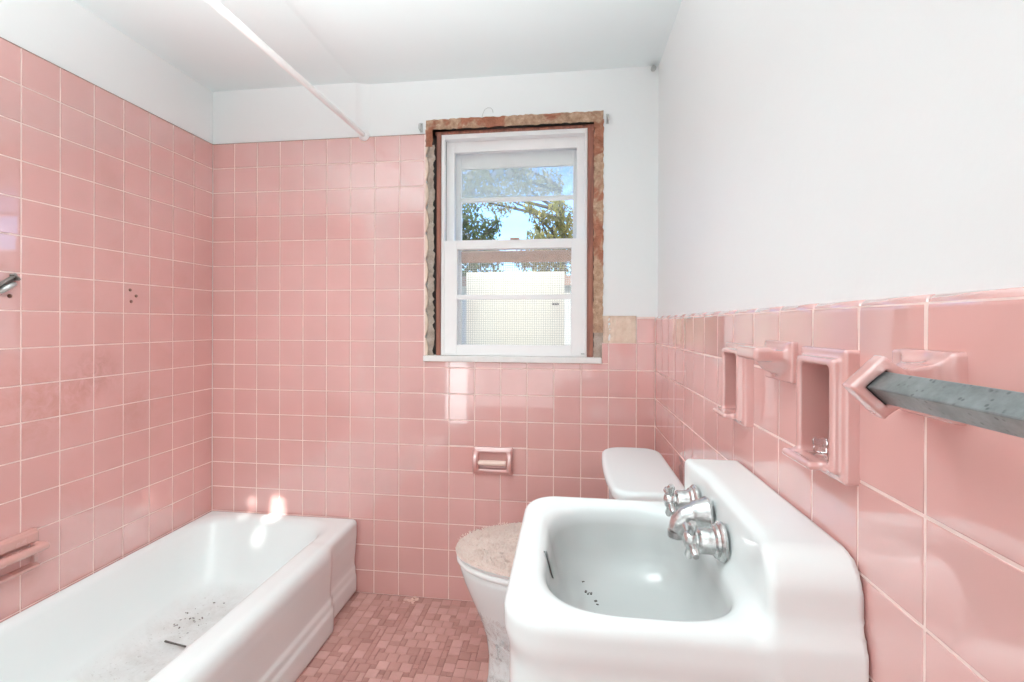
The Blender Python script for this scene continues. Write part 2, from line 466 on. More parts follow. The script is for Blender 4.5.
wn = mb.build('tiling', M['tile'], wall_back, smooth=True).modifiers.new('weighted_normals', 'WEIGHTED_NORMAL'); wn.weight = 90; wn.mode = 'FACE_AREA'
mb = MB(); mb.box((XL, YB - .0004, TOP - .0015), (OX0, YB + .005, TOP + .0012)); mb.build('caulk_line', M['caulk'], wall_back)
# bare patch where a tile is missing
nx, nz = 24, 16; vs = []; fs = []
for j in range(nz + 1):
    for i in range(nx + 1):
        vs.append((OX1 - .002 + (.2745 - OX1) * i / nx, YB + .006 + random.uniform(0, .004) + (.004 if i in (5, 6) else 0), WAIN - T - .002 + (T + .006) * j / nz + (random.uniform(-.004, .003) if j == nz else 0)))
for j in range(nz):
    for i in range(nx): a = j * (nx + 1) + i; fs.append((a, a + 1, a + nx + 2, a + nx + 1))
mb = MB().add(vs, fs); tag(mb.build('bare_patch', M['bed'], wall_back, smooth=True), 'beige mortar bed where a tile has come away')

# --- right wall with two recessed niches
HN = [(.636, .729, .977, 1.120), (.968, 1.060, .977, 1.114)]
wr = MB(); slab(wr, 'x', XR + .010, XR + .14, (YR, YB + .13), (0, CZ + .03), HN)
wr.box((XR + .09, .60, .95), (XR + .14, 1.10, 1.15))
wall_right = tag(wr.build('wall_right', M['plaster'], loc=(XR + .07, .5, 0)), kind='structure')
J0 = 3.31038 - 3
mb = MB(); slab(mb, 'x', XR + .0010, XR + .011, (YR, YB), (0, WAIN - .010), HN); mb.build('grout', M['grout'], wall_right)
mb = MB(); pr = lambda u, v, o: (XR - o, u, v)
ys = [YB] + [YB - (J0 + k) * T for k in range(28)]
for i in range(7, len(rows) - 1):
    for j in range(len(ys) - 1):
        r = [(ys[j + 1], ys[j], rows[i + 1], rows[i])]
        for h in ((.634, .732, .975, 1.124), (.965, 1.064, .975, 1.118)): r = subtract(r, h)
        for q in r: tile_at(mb, *q, pr, cap=(abs(q[3] - WAIN) < .001))
wn = mb.build('tiling', M['tile'], wall_right, smooth=True).modifiers.new('weighted_normals', 'WEIGHTED_NORMAL'); wn.weight = 90; wn.mode = 'FACE_AREA'

# --- rear wall with a closed door, behind the camera
wq = MB(); slab(wq, 'y', YR - .12, YR, (XL - .13, XR + .14), (0, CZ + .03), [(-.72, .04, 0, 2.03)])
wall_rear = tag(wq.build('wall_rear', M['plaster'], loc=(-.6, YR - .06, 0)), kind='structure')
door = MB().box((-.715, YR - .07, .01), (.035, YR - .03, 2.025)).build('door_1', M['door_paint'], loc=(-.34, YR - .05, 0), bevel=.003)
tag(door, kind='structure')
MB().lathe([(.012, 0), (.012, .03), (.028, .04), (.03, .055), (.02, .066)], 24, Matrix.Translation((-.02, YR - .03, .95)) @ Matrix.Rotation(-math.pi / 2, 4, 'X')).build('door_knob', M['chrome'], door, smooth=True)

# --- ceiling (a little lower outside the tub alcove) and the furring on the back wall
mb = MB(); mb.box((XL - .13, YR - .12, CZ + .008), (XR + .14, YB + .16, CZ + .1))
ceiling = tag(mb.build('ceiling', M['ceiling'], loc=(-.6, .5, CZ + .05)), kind='structure')
mb = MB()
prof = [(BX - .03, .0085), (BX - .018, .006), (BX - .006, .001), (BX + .008, -.002), (BX + .03, -.003), (XR + .1, -.003), (XR + .1, .02), (BX - .03, .02)]
mb.loft([[(x, y, CZ + z) for x, z in prof] for y in (YR, YB + .1)])
tag(mb.build('trim_1', M['ceiling'], loc=(-.3, .5, CZ), smooth=True, angle=30), kind='structure')

mb = MB()
pv = [(BX - .028, .0045), (BX - .012, .001), (BX + .002, -.0015), (BX + .016, -.001), (BX + .04, .0045), (BX + .04, .012), (BX - .028, .012)]
mb.loft([[(x, YB + y, z) for x, y in pv] for z in (TOP + .002, CZ + .005)])
tag(mb.build('trim_2', M['plaster'], loc=(BX, YB, 2.07), smooth=True, angle=40), kind='structure')

# --- floor: slab and mosaic
mb = MB(); mb.box((XL - .13, YR - .12, -.12), (XR + .14, YB + .16, -.0022))
floor = tag(mb.build('floor', M['floor_grout'], loc=(-.6, .5, -.06)), kind='structure')
mb = MB(); U = .0205
def ftile(x0, y0, x1, y1, sh):
    g = .0008
    x0 += g; y0 += g; x1 -= g; y1 -= g
    if x1 > XR or x0 < -.93 or y1 > YB: return
    b = .001
    v = [(x0, y0, -.002), (x1, y0, -.002), (x1, y1, -.002), (x0, y1, -.002), (x0 + b, y0 + b, 0), (x1 - b, y0 + b, 0), (x1 - b, y1 - b, 0), (x0 + b, y1 - b, 0)]
    mb.add(v, [(4, 5, 6, 7), (0, 1, 5, 4), (1, 2, 6, 5), (2, 3, 7, 6), (3, 0, 4, 7)], min(1, max(0, sh)))
gx, gy = int(1.35 / U), int(1.7 / U)
occ = np.zeros((gx, gy), bool)
for jj in range(gy):
    for ii in range(gx):
        if occ[ii, jj]: continue
        # staggered random ashlar of squares and half tiles
        k = random.random()
        opts = [(2, 2, .47), (1, 2, .2), (2, 1, .2), (1, 1, .13)]
        random.shuffle(opts)
        done = False
        for (a, b, w) in sorted(opts, key=lambda o: -o[2] * random.random()):
            if ii + a <= gx and jj + b <= gy and not occ[ii:ii + a, jj:jj + b].any():
                occ[ii:ii + a, jj:jj + b] = True; done = True
                sh = random.gauss(.68, .16) if a * b == 4 else random.gauss(.36, .16)
                ftile(-.945 + ii * U, YB - (jj + b) * U, -.945 + (ii + a) * U, YB - jj * U, sh)
                break
mb.build('mosaic', M['mosaic'], floor)

# ------------------------------------------------------------------ window
win = tag(MB().box((OX0 + .002, YB + .012, 1.0), (OX1 - .002, YB + .09, 1.004)).build('window_1', M['dark'], loc=(-.23, YB + .05, 1.0)), kind='structure')
def rough_strip(name, x0, x1, z0, z1, y, mat, amp=.004, edge=.0022, lab=None, step=.012):
    nx = max(2, int((x1 - x0) / step)); nz = max(2, int((z1 - z0) / step)); vs = []; fs = []
    for j in range(nz + 1):
        for i in range(nx + 1):
            ex = random.uniform(-edge, edge) if i in (0, nx) else random.uniform(-.002, .002)
            ez = random.uniform(-edge, edge) if j in (0, nz) else 0
            if (x1 - x0) > (z1 - z0): ex = 0 if i in (0, nx) else ex
            else: ez = 0
            vs.append((x0 + (x1 - x0) * i / nx + ex, y + random.uniform(-amp, amp) * .5, z0 + (z1 - z0) * j / nz + ez))
    for j in range(nz):
        for i in range(nx): a = j * (nx + 1) + i; fs.append((a, a + 1, a + nx + 2, a + nx + 1))
    o = MB().add(vs, fs).build(name, mat, win, smooth=True)
    if lab: o['label'] = lab
    return o
# dark backing of the gap, then wood blocking, then the ragged masonry
mb = MB(); mb.box((OX0 + .001, YB + .052, 1.02), (-.52, YB + .058, OZ1 - .001)); mb.box((.075, YB + .052, 1.02), (OX1 - .001, YB + .058, OZ1 - .001)); mb.box((OX0 + .001, YB + .052, 1.955), (OX1 - .001, YB + .058, OZ1 - .001))
mb.build('gap', M['dark'], win)
rough_strip('brick_edge', OX0 + .001, OX1 + .002, 1.976, 2.018, YB - .001, M['brick'], lab='ragged brick and mortar above the window')
rough_strip('brick_edge', .104, OX1 + .003, 1.245, 1.985, YB + .0, M['brick'], lab='ragged brick right of the window')
rough_strip('mortar_edge', .106, OX1 + .003, 1.022, 1.135, YB + .004, M['mortar'], lab='grey mortar at the lower right of the window')
rough_strip('brick_edge', .103, OX1 + .003, 1.125, 1.25, YB - .001, M['brick'])
rough_strip('brick_edge', OX0 - .0, -.566, 1.905, 1.985, YB + .0, M['brick'])
rough_strip('mortar_edge', OX0 + .002, -.562, 1.022, 1.915, YB + .012, M['mortar'], amp=.012, edge=.006, lab='grey mortar left of the window')
# scalloped tile adhesive on the left
mb = MB()
for k in range(9):
    zc = 1.05 + k * T
    pts = []
    for q in range(13):
        a = q / 12; pts.append((OX0 - .002 + .0125 * math.sin(math.pi * a) ** .7 + random.uniform(0, .001), zc + (a - .5) * T * .97))
    n0 = len(pts)
    loop = lambda y: [(OX0 - .003, y, pts[0][1])] + [(x, y, zz) for x, zz in pts] + [(OX0 - .003, y, pts[-1][1])]
    mb.loft([loop(YB + .002), loop(YB + .012)])
mb.build('adhesive_edge', M['bed'], win)
mb = MB(); mb.box((-.553, YB + .02, 1.022), (-.535, YB + .09, 1.965)); mb.build('blocking', M['wood'], win)
mb = MB(); mb.box((.0795, YB + .014, 1.022), (.1035, YB + .09, 1.972)); mb.build('blocking', M['wood'], win)
mb = MB(); mb.box((-.560, YB + .024, 1.963), (.107, YB + .09, 1.975)); mb.build('blocking', M['wood'], win)
# jamb frame
def frame(mb, x0, x1, z0, z1, y0, y1, wl_, wr_, wb_, wt_):
    mb.box((x0, y0, z0), (x0 + wl_, y1, z1)); mb.box((x1 - wr_, y0, z0), (x1, y1, z1))
    mb.box((x0 + wl_, y0, z0), (x1 - wr_, y1, z0 + wb_)); mb.box((x0 + wl_, y0, z1 - wt_), (x1 - wr_, y1, z1))
    return mb
mb = MB(); frame(mb, -.5345, .0790, 1.026, 1.963, YB + .026, YB + .15, .014, .011, .006, .02)
mb.build('jamb_frame', M['white_paint'], win, bevel=.0015)
# lower sash (inner track)
Y1 = YB + .030
ls = frame(MB(), -.524, .075, 1.032, 1.513, Y1, Y1 + .03, .058, .060, .038, .038).build('lower_sash', M['white_paint'], win, bevel=.002)
MB().box((-.466, Y1 + .006, 1.262), (.015, Y1 + .026, 1.282)).build('muntin', M['white_paint'], ls, bevel=.002)
MB().box((-.468, Y1 + .014, 1.068), (.017, Y1 + .017, 1.477)).build('pane', M['glass'], ls)
MB().box((-.24, Y1 - .008, 1.513), (-.20, Y1 + .012, 1.519)).build('sash_lock', M['ledge'], ls, bevel=.002)
MB().box((.055, Y1 - .004, 1.034), (.073, Y1, 1.040)).build('stop_clip', M['bracket'], ls)
# upper sash (outer track)
Y2 = YB + .064
us = frame(MB(), -.528, .074, 1.478, 1.956, Y2, Y2 + .03, .041, .037, .034, .058).build('upper_sash', M['white_paint'], win, bevel=.002)
MB().box((-.4905, Y2 + .014, 1.51), (.041, Y2 + .017, 1.905)).build('pane', M['glass'], us)
# outer storm frame with its muntin and upper pane, hazed for the double-glass reflection
Y3 = YB + .108
st = frame(MB(), -.512, .062, 1.030, 1.918, Y3, Y3 + .02, .047, .040, .03, .078).build('storm_frame', M['white_frame_out'], win, bevel=.002)
MB().box((-.475, Y3, 1.694), (.024, Y3 + .02, 1.712)).build('muntin', M['white_frame_out'], st, bevel=.002)
MB().box((-.475, Y3 + .008, 1.714), (.024, Y3 + .011, 1.842)).build('pane', M['glass_haze'], st)
MB().box((-.470, Y3 + .002, 1.428), (.024, Y3 + .018, 1.478)).build('rail', M['ledge'], st, bevel=.003)
# insect screen wires
mb = MB(); xs0, xs1, zs0, zs1 = -.478, .034, 1.05, 1.476; yy = Y3 + .03
nxw, nzw = 52, 43; wd = .0009
for i in range(nxw + 1):
    x = xs0 + (xs1 - xs0) * i / nxw; mb.box((x - wd, yy, zs0), (x + wd, yy + .0008, zs1))
for i in range(nzw + 1):
    zc = zs0 + (zs1 - zs0) * i / nzw; mb.box((xs0, yy + .0008, zc - wd), (xs1, yy + .0016, zc + wd))
tag(mb.build('insect_screen', M['screen'], win), 'fine grey square-mesh insect screen')
# sill board
mb = MB(); mb.box((OX0 - .004, YB - .016, 1.0015), (OX1 - .003, YB + .05, 1.0245))
mb.build('sill', M['sill'], win, bevel=.002)

# ------------------------------------------------------------------ bathtub
TX1 = -.890; TY0 = .454; TH = .322
def tub_fn(X, Y, Z, inner=False):
    body = extrude(rrect(X, Y, (XL + .001, TY0), (TX1, YB - .001), .018), Z, .002, TH, .022)
    ap = extrude(rrect(Y, Z, (TY0 - .2, -.2), (1.735, TH - .004), .045), X, -1.05, -.868, .04)
    ap = np.maximum(ap, .002 - Z)
    ap = np.maximum(ap, TY0 - Y)
    # stepped skirt near the floor
    sk = .0
    for zz, out in ((.122, .007), (.086, .007)):
        sk = sk - out / (1 + np.exp(np.clip((Z - zz) / .003, -60, 60)))
    ap2 = ap + .014 + sk
    body2 = body + np.where(X > -.97, .008 + sk * .5, 0) * np.clip((.25 - Z) / .1, 0, 1)
    o = smin(body2, ap2, .045)
    zi = Z - .062
    left = (XL + .036 + np.clip(TH - Z, 0, 1) * .36) - X
    right = X - (-.978 - np.clip(TH - Z, 0, 1) * .22)
    far = Y - (YB - .062 - np.clip(TH - Z, 0, 1) * .62)
    near = (TY0 + .07 + np.clip(TH - Z, 0, 1) * .25) - Y
    i = smax(smax(left, right, .06), smax(far, near, .06), .15)
    i = smax(i, .066 - Z, .10)
    if inner: return i
    return smax(o, -i, .026)
tub = sdf_obj('bathtub', tub_fn, (XL, TY0, 0), (-.85, YB, TH), .0064, M['tub'], loc=(-1.22, 1.2, 0), shade=lambda X, Y, Z: np.clip(tub_fn(X, Y, Z, True) / .02 - .5, 0, 1))
tag(tub, 'white enamelled bathtub with stepped apron along the left pink tiled wall', 'bathtub')

# ------------------------------------------------------------------ sink
SX0, SY0, SY1, SZ = -.081, .607, 1.045, .792
FX = .2405                        # front of the splash back
def sink_fn(X, Y, Z, inner=False):
    xe = XR - .002
    lip = extrude(rrect(X, Y, (SX0, SY0), (xe + .2, SY1), .062), Z, .735, SZ, .020)
    skirt = extrude(rrect(X, Y, (SX0 + .003, SY0 + .003), (xe + .2, SY1 - .003), .060), Z, .60, SZ - .01, .01)
    b = smin(lip, skirt, .025)
    lean = np.clip((.884 - Z), -.02, .4) * .06
    prof = np.minimum(rrect(Y, Z, (SY0 + .003, .4), (SY1 - .06, .885), .045), rrect(Y, Z, (SY0 + .1, .4), (SY1 - .002, .885), .014))
    sb = extrude(prof, X, FX - 0, xe + .2, .010)
    # tighter corner at the far end
    sb = np.maximum(sb, .62 - Z)
    b = smin(b, sb, .028)
    b = np.maximum(b, X - xe)
    dz = np.clip(SZ - Z, -.1, .3)
    l = (SX0 + .045 + dz * .28) - X; r = X - (FX - .004 - dz * .18)
    n_ = (SY0 + .024 + dz * .30) - Y; f_ = Y - (SY1 - .040 - dz * .26)
    i = smax(smax(l, r, .075), smax(n_, f_, .075), .115)
    i = smax(i, .652 - Z, .07)
    if inner: return i
    return smax(b, -i, .02)
sink = sdf_obj('sink', sink_fn, (SX0 - .002, SY0 - .002, .60), (XR, SY1 + .002, .886), .0048, M['enamel'], loc=(.2, .826, .60), shade=lambda X, Y, Z: np.clip(np.clip((sink_fn(X, Y, Z, True) - .004) / .01, 0, 1) + np.clip((Z - .755) / .03, 0, 1), 0, 1))  # mask for the shade painted into the basin
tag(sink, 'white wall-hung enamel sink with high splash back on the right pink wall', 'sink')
# overflow slot
mb = MB()
xw = lambda z: SX0 + .045 + (SZ - z) * .28
mb.loft([[(xw(.765 + .022 * math.sin(a)) + dx, .795 + .0075 * math.cos(a), .765 + .022 * math.sin(a)) for a in [2 * math.pi * k / 20 for k in range(20)]] for dx in (-.008, .0022)])
mb.build('overflow_slot', M['slot'], sink, smooth=True, angle=40)
MB().lathe([(.024, 0), (.024, .003), (.016, .0035), (.014, -.004)], 28, Matrix.Translation((.075, .825, .6515))).build('drain', M['chrome'], sink, smooth=True, angle=40)
# faucets: axis runs out of the splash back along -x
def axm(y, z): return Matrix.Translation((FX + .002, y, z)) @ Matrix.Rotation(-math.pi / 2, 4, 'Y')
def tap(y, z):
    mb = MB().lathe([(.030, 0), (.031, .004), (.028, .008), (.0255, .009), (.0245, .013), (.0205, .016), (.0195, .022), (.0195, .034), (.0175, .037), (.013, .039), (.012, .046)], 32, axm(y, z))
    t = mb.build('tap', M['chrome'], sink, smooth=True, angle=35)
    h = MB()
    h.lathe([(.013, .042), (.015, .045), (.015, .052), (.011, .057), (.006, .059)], 24, axm(y, z))
    for a in (20, 110, 200, 290):
        d = Vector((0, math.cos(math.radians(a)), math.sin(math.radians(a)))); c = Vector((FX - .046, y, z))
        h.tube([c + d * .008, c + d * .020, c + d * .029, c + d * .0345], [.0066, .0056, .0072, .0048], 12)
    h.build('cross_handle', M['chrome'], t, smooth=True, angle=40)
tap(.794, .820); tap(.950, .826)
ys_, zs_ = .871, .832
mb = MB().lathe([(.029, 0), (.0305, .004), (.029, .008), (.0265, .012), (.024, .020), (.021, .028), (.014, .034)], 32, axm(ys_, zs_))
mb.tube([(FX - .006, ys_, zs_ - .002), (FX - .020, ys_, zs_ - .001), (FX - .034, ys_, zs_ - .006), (FX - .046, ys_, zs_ - .017), (FX - .051, ys_, zs_ - .030)], [.024, .022, .019, .017, .0145], 20)
sp = mb.build('spout', M['chrome'], sink, smooth=True, angle=40)
MB().lathe([(.012, 0), (.0145, .002), (.0145, .012), (.011, .013)], 24, Matrix.Translation((FX - .0515, ys_, zs_ - .042))).build('aerator', M['chrome'], sp, smooth=True, angle=40)

# ------------------------------------------------------------------ toilet (faces left, against the right wall)
TC = 1.5
toi = empty('toilet', (.0, TC, 0), 'white toilet facing left between the sink and the back wall', 'toilet')
def egg(xc, xr, yr, front, z, n=48, cy=TC):
    L = []
    for k in range(n):
        a = 2 * math.pi * k / n; c, s = math.cos(a), math.sin(a)
        rx = front if c < 0 else xr
        L.append((xc + rx * math.copysign(abs(c) ** .92, c), cy + yr * math.copysign(abs(s) ** .92, s), z))
    return L
loops = []
for z_, xc, fr, bk, yr in ((.0, .0, .255, .22, .125), (.012, .0, .253, .22, .123), (.05, .0, .243, .215, .112), (.12, .0, .240, .21, .106), (.18, .0, .248, .20, .112), (.24, .0, .268, .195, .130), (.30, .0, .296, .19, .155), (.35, .0, .318, .185, .172), (.385, .0, .330, .18, .180), (.400, .0, .333, .18, .182), (.406, .0, .328, .175, .178)):
    loops.append(egg(xc, bk, yr, fr, z_ * 1.05))
mb = MB(); mb.loft(loops)
bowl = mb.build('bowl', M['china'], toi, smooth=True, angle=60)
# shelf under the tank
mb = MB(); mb.box((.10, TC - .12, .25), (.33, TC + .12, .405)); mb.build('tank_shelf', M['china'], toi, bevel=.02)
mb = MB(); mb.loft([egg(-.0, .15, .184, .338, .4275), egg(-.0, .152, .187, .342, .431), egg(-.0, .152, .187, .342, .440), egg(0, .148, .183, .337, .445)])
mb.build('seat', M['seat_plastic'], toi, smooth=True, angle=50)
mb = MB(); mb.loft([egg(-.0, .15, .184, .339, .4465), egg(-.0, .152, .187, .342, .449), egg(-.0, .152, .187, .342, .454), egg(0, .148, .181, .335, .457)])
mb.build('lid', M['seat_plastic'], toi, smooth=True, angle=50)
def tank_fn(X, Y, Z):
    w = np.clip((.70 - Z) * .06, 0, .03)
    return extrude(rrect(X, Y, (.135 , 1.285), (.320, 1.715), .04) + w, Z, .40, .693, .012)
sdf_obj('tank', tank_fn, (.13, 1.28, .40), (.325, 1.72, .70), .006, M['china'], toi)
def lid_fn(X, Y, Z):
    bow = .012 * np.clip(1 - ((Y - 1.5) / .22) ** 2, 0, 1)
    d = rrect(X + bow * np.clip((.3 - X) / .2, 0, 1), Y, (.122, 1.262), (.318, 1.738), .055)
    d = np.maximum(d, X - .318 + 0)
    cr = .004 * np.clip(1 - ((X - .22) / .1) ** 2, 0, 1)
    return extrude(d, Z - cr, .694, .726, .013)
sdf_obj('tank_lid', lid_fn, (.105, 1.255, .69), (.322, 1.745, .735), .005, M['china'], toi)
# plush cover over the lid
cov = MB(); NR, NA = 26, 120; vs = []; fs = []
for j in range(NR + 1):
    t = j / NR
    for k in range(NA):
        a = 2 * math.pi * k / NA; c, s = math.cos(a), math.sin(a)
        rx = (.346 if c < 0 else .150) * t; ry = .190 * t
        hgt = .4585 + .022 * max(0, 1 - t ** 5) ** .6
        rnd = (.0 if t < .02 else 1) * (.0035 if t < 1 else .001)
        vs.append((rx * math.copysign(abs(c) ** .92, c) + random.gauss(0, rnd * .6), TC + ry * math.copysign(abs(s) ** .92, s) + random.gauss(0, rnd * .6), (hgt if t < 1 else .4578) + (random.gauss(0, rnd) if t < 1 else 0)))
for j in range(NR):
    for k in range(NA):
        k2 = (k + 1) % NA; fs.append((j * NA + k, j * NA + k2, (j + 1) * NA + k2, (j + 1) * NA + k))
cov.add(vs, fs)
# pile tufts
for q in range(9000):
    a = random.uniform(0, 2 * math.pi); t = math.sqrt(random.random())
    c, s = math.cos(a), math.sin(a)
    x = (.346 if c < 0 else .150) * t * math.copysign(abs(c) ** .92, c); y = TC + .190 * t * math.copysign(abs(s) ** .92, s)
    zt = .4585 + .022 * max(0, 1 - t ** 5) ** .6
    if t > .97: zt = random.uniform(.4585, .47)
    d = Vector((random.gauss(0, .6) + c * t * .5, random.gauss(0, .6) + s * t * .5, 1)).normalized() * random.uniform(.005, .009)
    w = Vector((random.gauss(0, 1), random.gauss(0, 1), 0)).normalized() * .0016
    p = Vector((x, y, zt - .001))
    cov.add([p - w, p + w, p + d], [(0, 1, 2)], random.random())
tag(cov.build('lid_cover', M['fuzz'], loc=(-.1, TC, .4585), smooth=True), 'fuzzy pale pink cover on the closed toilet lid', 'lid cover')
# crinkled plastic wrapped round the bowl
NA = 90; loopsw = []
zz = [.03, .07, .11, .15, .19, .23, .27, .31, .335]
def bowl_at(z):
    tab = [(.0, .255, .22, .125), (.05, .243, .215, .112), (.12, .240, .21, .106), (.18, .248, .20, .112), (.24, .268, .195, .130), (.30, .296, .19, .155), (.35, .318, .185, .172)]
    for p, q in zip(tab, tab[1:]):
        if p[0] <= z <= q[0]:
            t = (z - p[0]) / (q[0] - p[0]); return [p[i] + (q[i] - p[i]) * t for i in (1, 2, 3)]
vs = []; fs = []; A0, A1 = math.radians(200), math.radians(330)
for j, z_ in enumerate(np.linspace(.05, .29, 30)):
    fr, bk, yr = bowl_at(z_ / 1.05)
    for k in range(NA + 1):
        a = A0 + (A1 - A0) * k / NA; c, s = math.cos(a), math.sin(a)
        e = .0025 + abs(random.gauss(0, .0022))
        rx = fr if c < 0 else bk
        vs.append(((rx + e) * math.copysign(abs(c) ** .92, c), TC + (yr + e) * math.copysign(abs(s) ** .92, s), z_ + (random.uniform(-.01, .01) if j in (0, 29) else 0)))
for j in range(29):
    for k in range(NA): a = j * (NA + 1) + k; fs.append((a, a + 1, a + NA + 2, a + NA + 1))
tag(MB().add(vs, fs).build('plastic_wrap', M['wrap'], loc=(-.05, TC - .1, .05), smooth=True), 'crinkled clear plastic clinging to the side of the toilet bowl', 'plastic sheet')

# ------------------------------------------------------------------ ceramic holders on the right wall
def niche_fn(y0, y1, z0, z1):
    def fn(X, Y, Z):
        fl = rbox(X, Y, Z, (XR - .0155, y0, z0), (XR + .05, y1, z1), .004)
        ra = rbox(X, Y, Z, (XR - .026, y0 + .008, z0 + .010), (XR + .05, y1 - .008, z1 - .012), .005)
        o = smin(fl, ra, .006)
        core = rbox(X, Y, Z, (XR - .01, y0 + .0115, z0 + .012), (XR + .085, y1 - .012, z1 - .012), .006)
        o = np.minimum(o, core)
        tr = rbox(X, Y, Z, (XR - .043, y0 + .030, z0 + .009), (XR + .05, y1 - .005, z0 + .0195), .0045)
        o = smin(o, tr, .008)
        cut = rbox(X, Y, Z, (XR - .10, y0 + .0185, z0 + .0205), (XR + .074, y1 - .0195, z1 - .021), .007)
        return smax(o, -cut, .004)
    return fn
def niche(name, y0, y1, z0, z1, lab):
    ob = sdf_obj(name, niche_fn(y0, y1, z0, z1), (XR - .048, y0 - .002, z0 - .002), (XR + .088, y1 + .002, z1 + .002), .0021, M['ceramic'], loc=(XR, (y0 + y1) / 2, z0))
    return tag(ob, lab, 'wall holder')
niche('recessed_holder', .6263, .7395, .967, 1.1305, 'recessed pink ceramic holder beside the towel bar, clear knob in its tray')
niche('recessed_holder', .9585, 1.0705, .967, 1.124, 'recessed pink ceramic holder farther from the towel bar, with an empty tray')
# clear knob in the tray
kc = (XR - .008, .700, .9885)
mb = MB(); mb.lathe([(.0055, 0), (.008, .0015), (.0085, .005), (.0075, .009), (.009, .011), (.0095, .016), (.0075, .0195), (.003, .021)], 8, Matrix.Translation(kc))
tag(mb.build('clear_knob', M['acrylic'], loc=kc), 'small clear faceted knob lying in the pink recessed holder tray', 'knob')
# toothbrush holder between them
def brush_fn(X, Y, Z):
    pl = rbox(X, Y, Z, (XR - .009, .782, 1.0705), (XR + .004, .884, 1.1345), .003)
    arm = rbox(X, Y, Z, (XR - .058, .792, 1.1035), (XR, .878, 1.1255), .007)
    bul = np.sqrt(((X - XR) / .040) ** 2 + ((Y - .832) / .040) ** 2 + ((Z - 1.108) / .030) ** 2) - 1
    bul = np.maximum(bul * .030, Z - 1.116)
    o = smin(smin(pl, arm, .010), bul, .008)
    g = rbox(X, Y, Z, (XR - .032, .79, 1.120), (XR - .014, .889, 1.14), .004)
    for yc in (.822, .850):
        o = smax(o, -np.maximum(np.sqrt((X - XR + .022) ** 2 + (Y - yc) ** 2) - .006, 1.09 - Z), .002)
    return smax(o, -g, .003)
tag(sdf_obj('brush_holder', brush_fn, (XR - .061, .78, 1.06), (XR + .004, .89, 1.137), .0019, M['ceramic'], loc=(XR, .833, 1.07)),
    'pink ceramic toothbrush holder sticking out between the two recessed holders', 'toothbrush holder')

# towel bar with its chipped ceramic post
BXC, BZC = .2835, 1.1045
tb = empty('towel_bar', (XR, .5, 1.09), 'grey square towel bar in a chipped pink ceramic post on the right wall', 'towel bar')
def post_fn(cy, chip, sgn=1):
    y0 = cy - .042; y1 = cy + .042
    def fn(X, Y, Z):
        pl = rbox(X, Y, Z, (XR - .009, y0, 1.0745), (XR + .004, y1, 1.1355), .003)
        yc = cy - sgn * .031
        dia = (np.abs(X - BXC) + np.abs(Z - BZC)) / math.sqrt(2) - .0205
        col = extrude(dia, Y, yc - .009, yc + .009, .003)
        t = np.clip((X - BXC) / (XR - BXC), 0, 1)
        ym = yc + sgn * (.004 + .022 * t)
        hw = .012 + .022 * t ** 2.0; hz = .014 + .014 * t ** 2
        arm = np.maximum(np.maximum(np.abs(Y - ym) - hw, np.abs(Z - BZC) - hz), np.maximum(BXC - X, X - XR)) * .8
        o = smin(smin(pl, arm, .012), col, .010)
        soc = extrude((np.abs(X - BXC) + np.abs(Z - BZC)) / math.sqrt(2) - .0116, Y, min(yc - sgn * .05, yc + sgn * .006), max(yc - sgn * .05, yc + sgn * .006), .001)
        o = smax(o, -soc, .0015)
        if chip:
            s = np.sqrt(((X - .326) / .012) ** 2 + ((Y - (cy - .004)) / .026) ** 2 + ((Z - 1.1365) / .012) ** 2) - 1
            o = smax(o, -s * .011, .0012)
        return o
    return fn
tag(sdf_obj('post', post_fn(.514, True), (.24, .47, 1.045), (XR + .004, .56, 1.14), .002, M['ceramic'], tb), 'pink ceramic post with a chipped top edge')
sdf_obj('post', post_fn(-.12, False, -1), (.24, -.165, 1.045), (XR + .004, -.075, 1.14), .003, M['ceramic'], tb)
hd = .0148
mb = MB(); lp = lambda y: [(BXC - hd, y, BZC), (BXC, y, BZC - hd), (BXC + hd, y, BZC), (BXC, y, BZC + hd)]
mb.loft([lp(.488), lp(-.094)]); tag(mb.build('bar', M['bar'], tb, bevel=.0012), 'spotted grey metal bar of square section')
mb = MB(); hd2 = .0162
lp2 = lambda y, h: [(BXC - h, y, BZC), (BXC, y, BZC - h), (BXC + h, y, BZC), (BXC, y, BZC + h)]
mb.loft([lp2(.4755, hd2), lp2(.482, hd2)]); mb.build('socket_gap', M['dark'], tb)

# ------------------------------------------------------------------ toilet paper holder on the back wall
def tp_fn(X, Y, Z):
    o = rbox(X, Y, Z, (-.388, YB - .012, .536), (-.220, YB + .02, .649), .004)
    fl = rbox(X, Y, Z, (-.381, YB - .020, .546), (-.227, YB + .02, .640), .005)
    # side ears
    for xe in (-.376, -.232):
        e = extrude(np.sqrt(((Y - YB + .006) / 1.) ** 2 + ((Z - .586) / 1.25) ** 2) - .030, X, xe - .008, xe + .008, .004)
        fl = smin(fl, e, .01)
    o = smin(o, fl, .008)
    cut = rbox(X, Y, Z, (-.362, YB - .06, .560), (-.246, YB + .0004, .628), .006)
    return smax(o, -cut, .004)
tp = sdf_obj('paper_holder', tp_fn, (-.39, YB - .045, .534), (-.218, YB + .02, .651), .0026, M['ceramic'], loc=(-.304, YB, .536))
tag(tp, 'pink ceramic toilet paper holder without paper on the back wall', 'paper holder')
mb = MB(); mb.lathe([(.004, -.059), (.0105, -.053), (.011, -.050), (.011, .056), (.0105, .058)], 24, Matrix.Translation((-.306, YB - .016, .586)) @ Matrix.Rotation(math.pi / 2, 4, 'Y'))
tag(mb.build('roller', M['roller'], tp, smooth=True, angle=40), 'cream plastic roller')

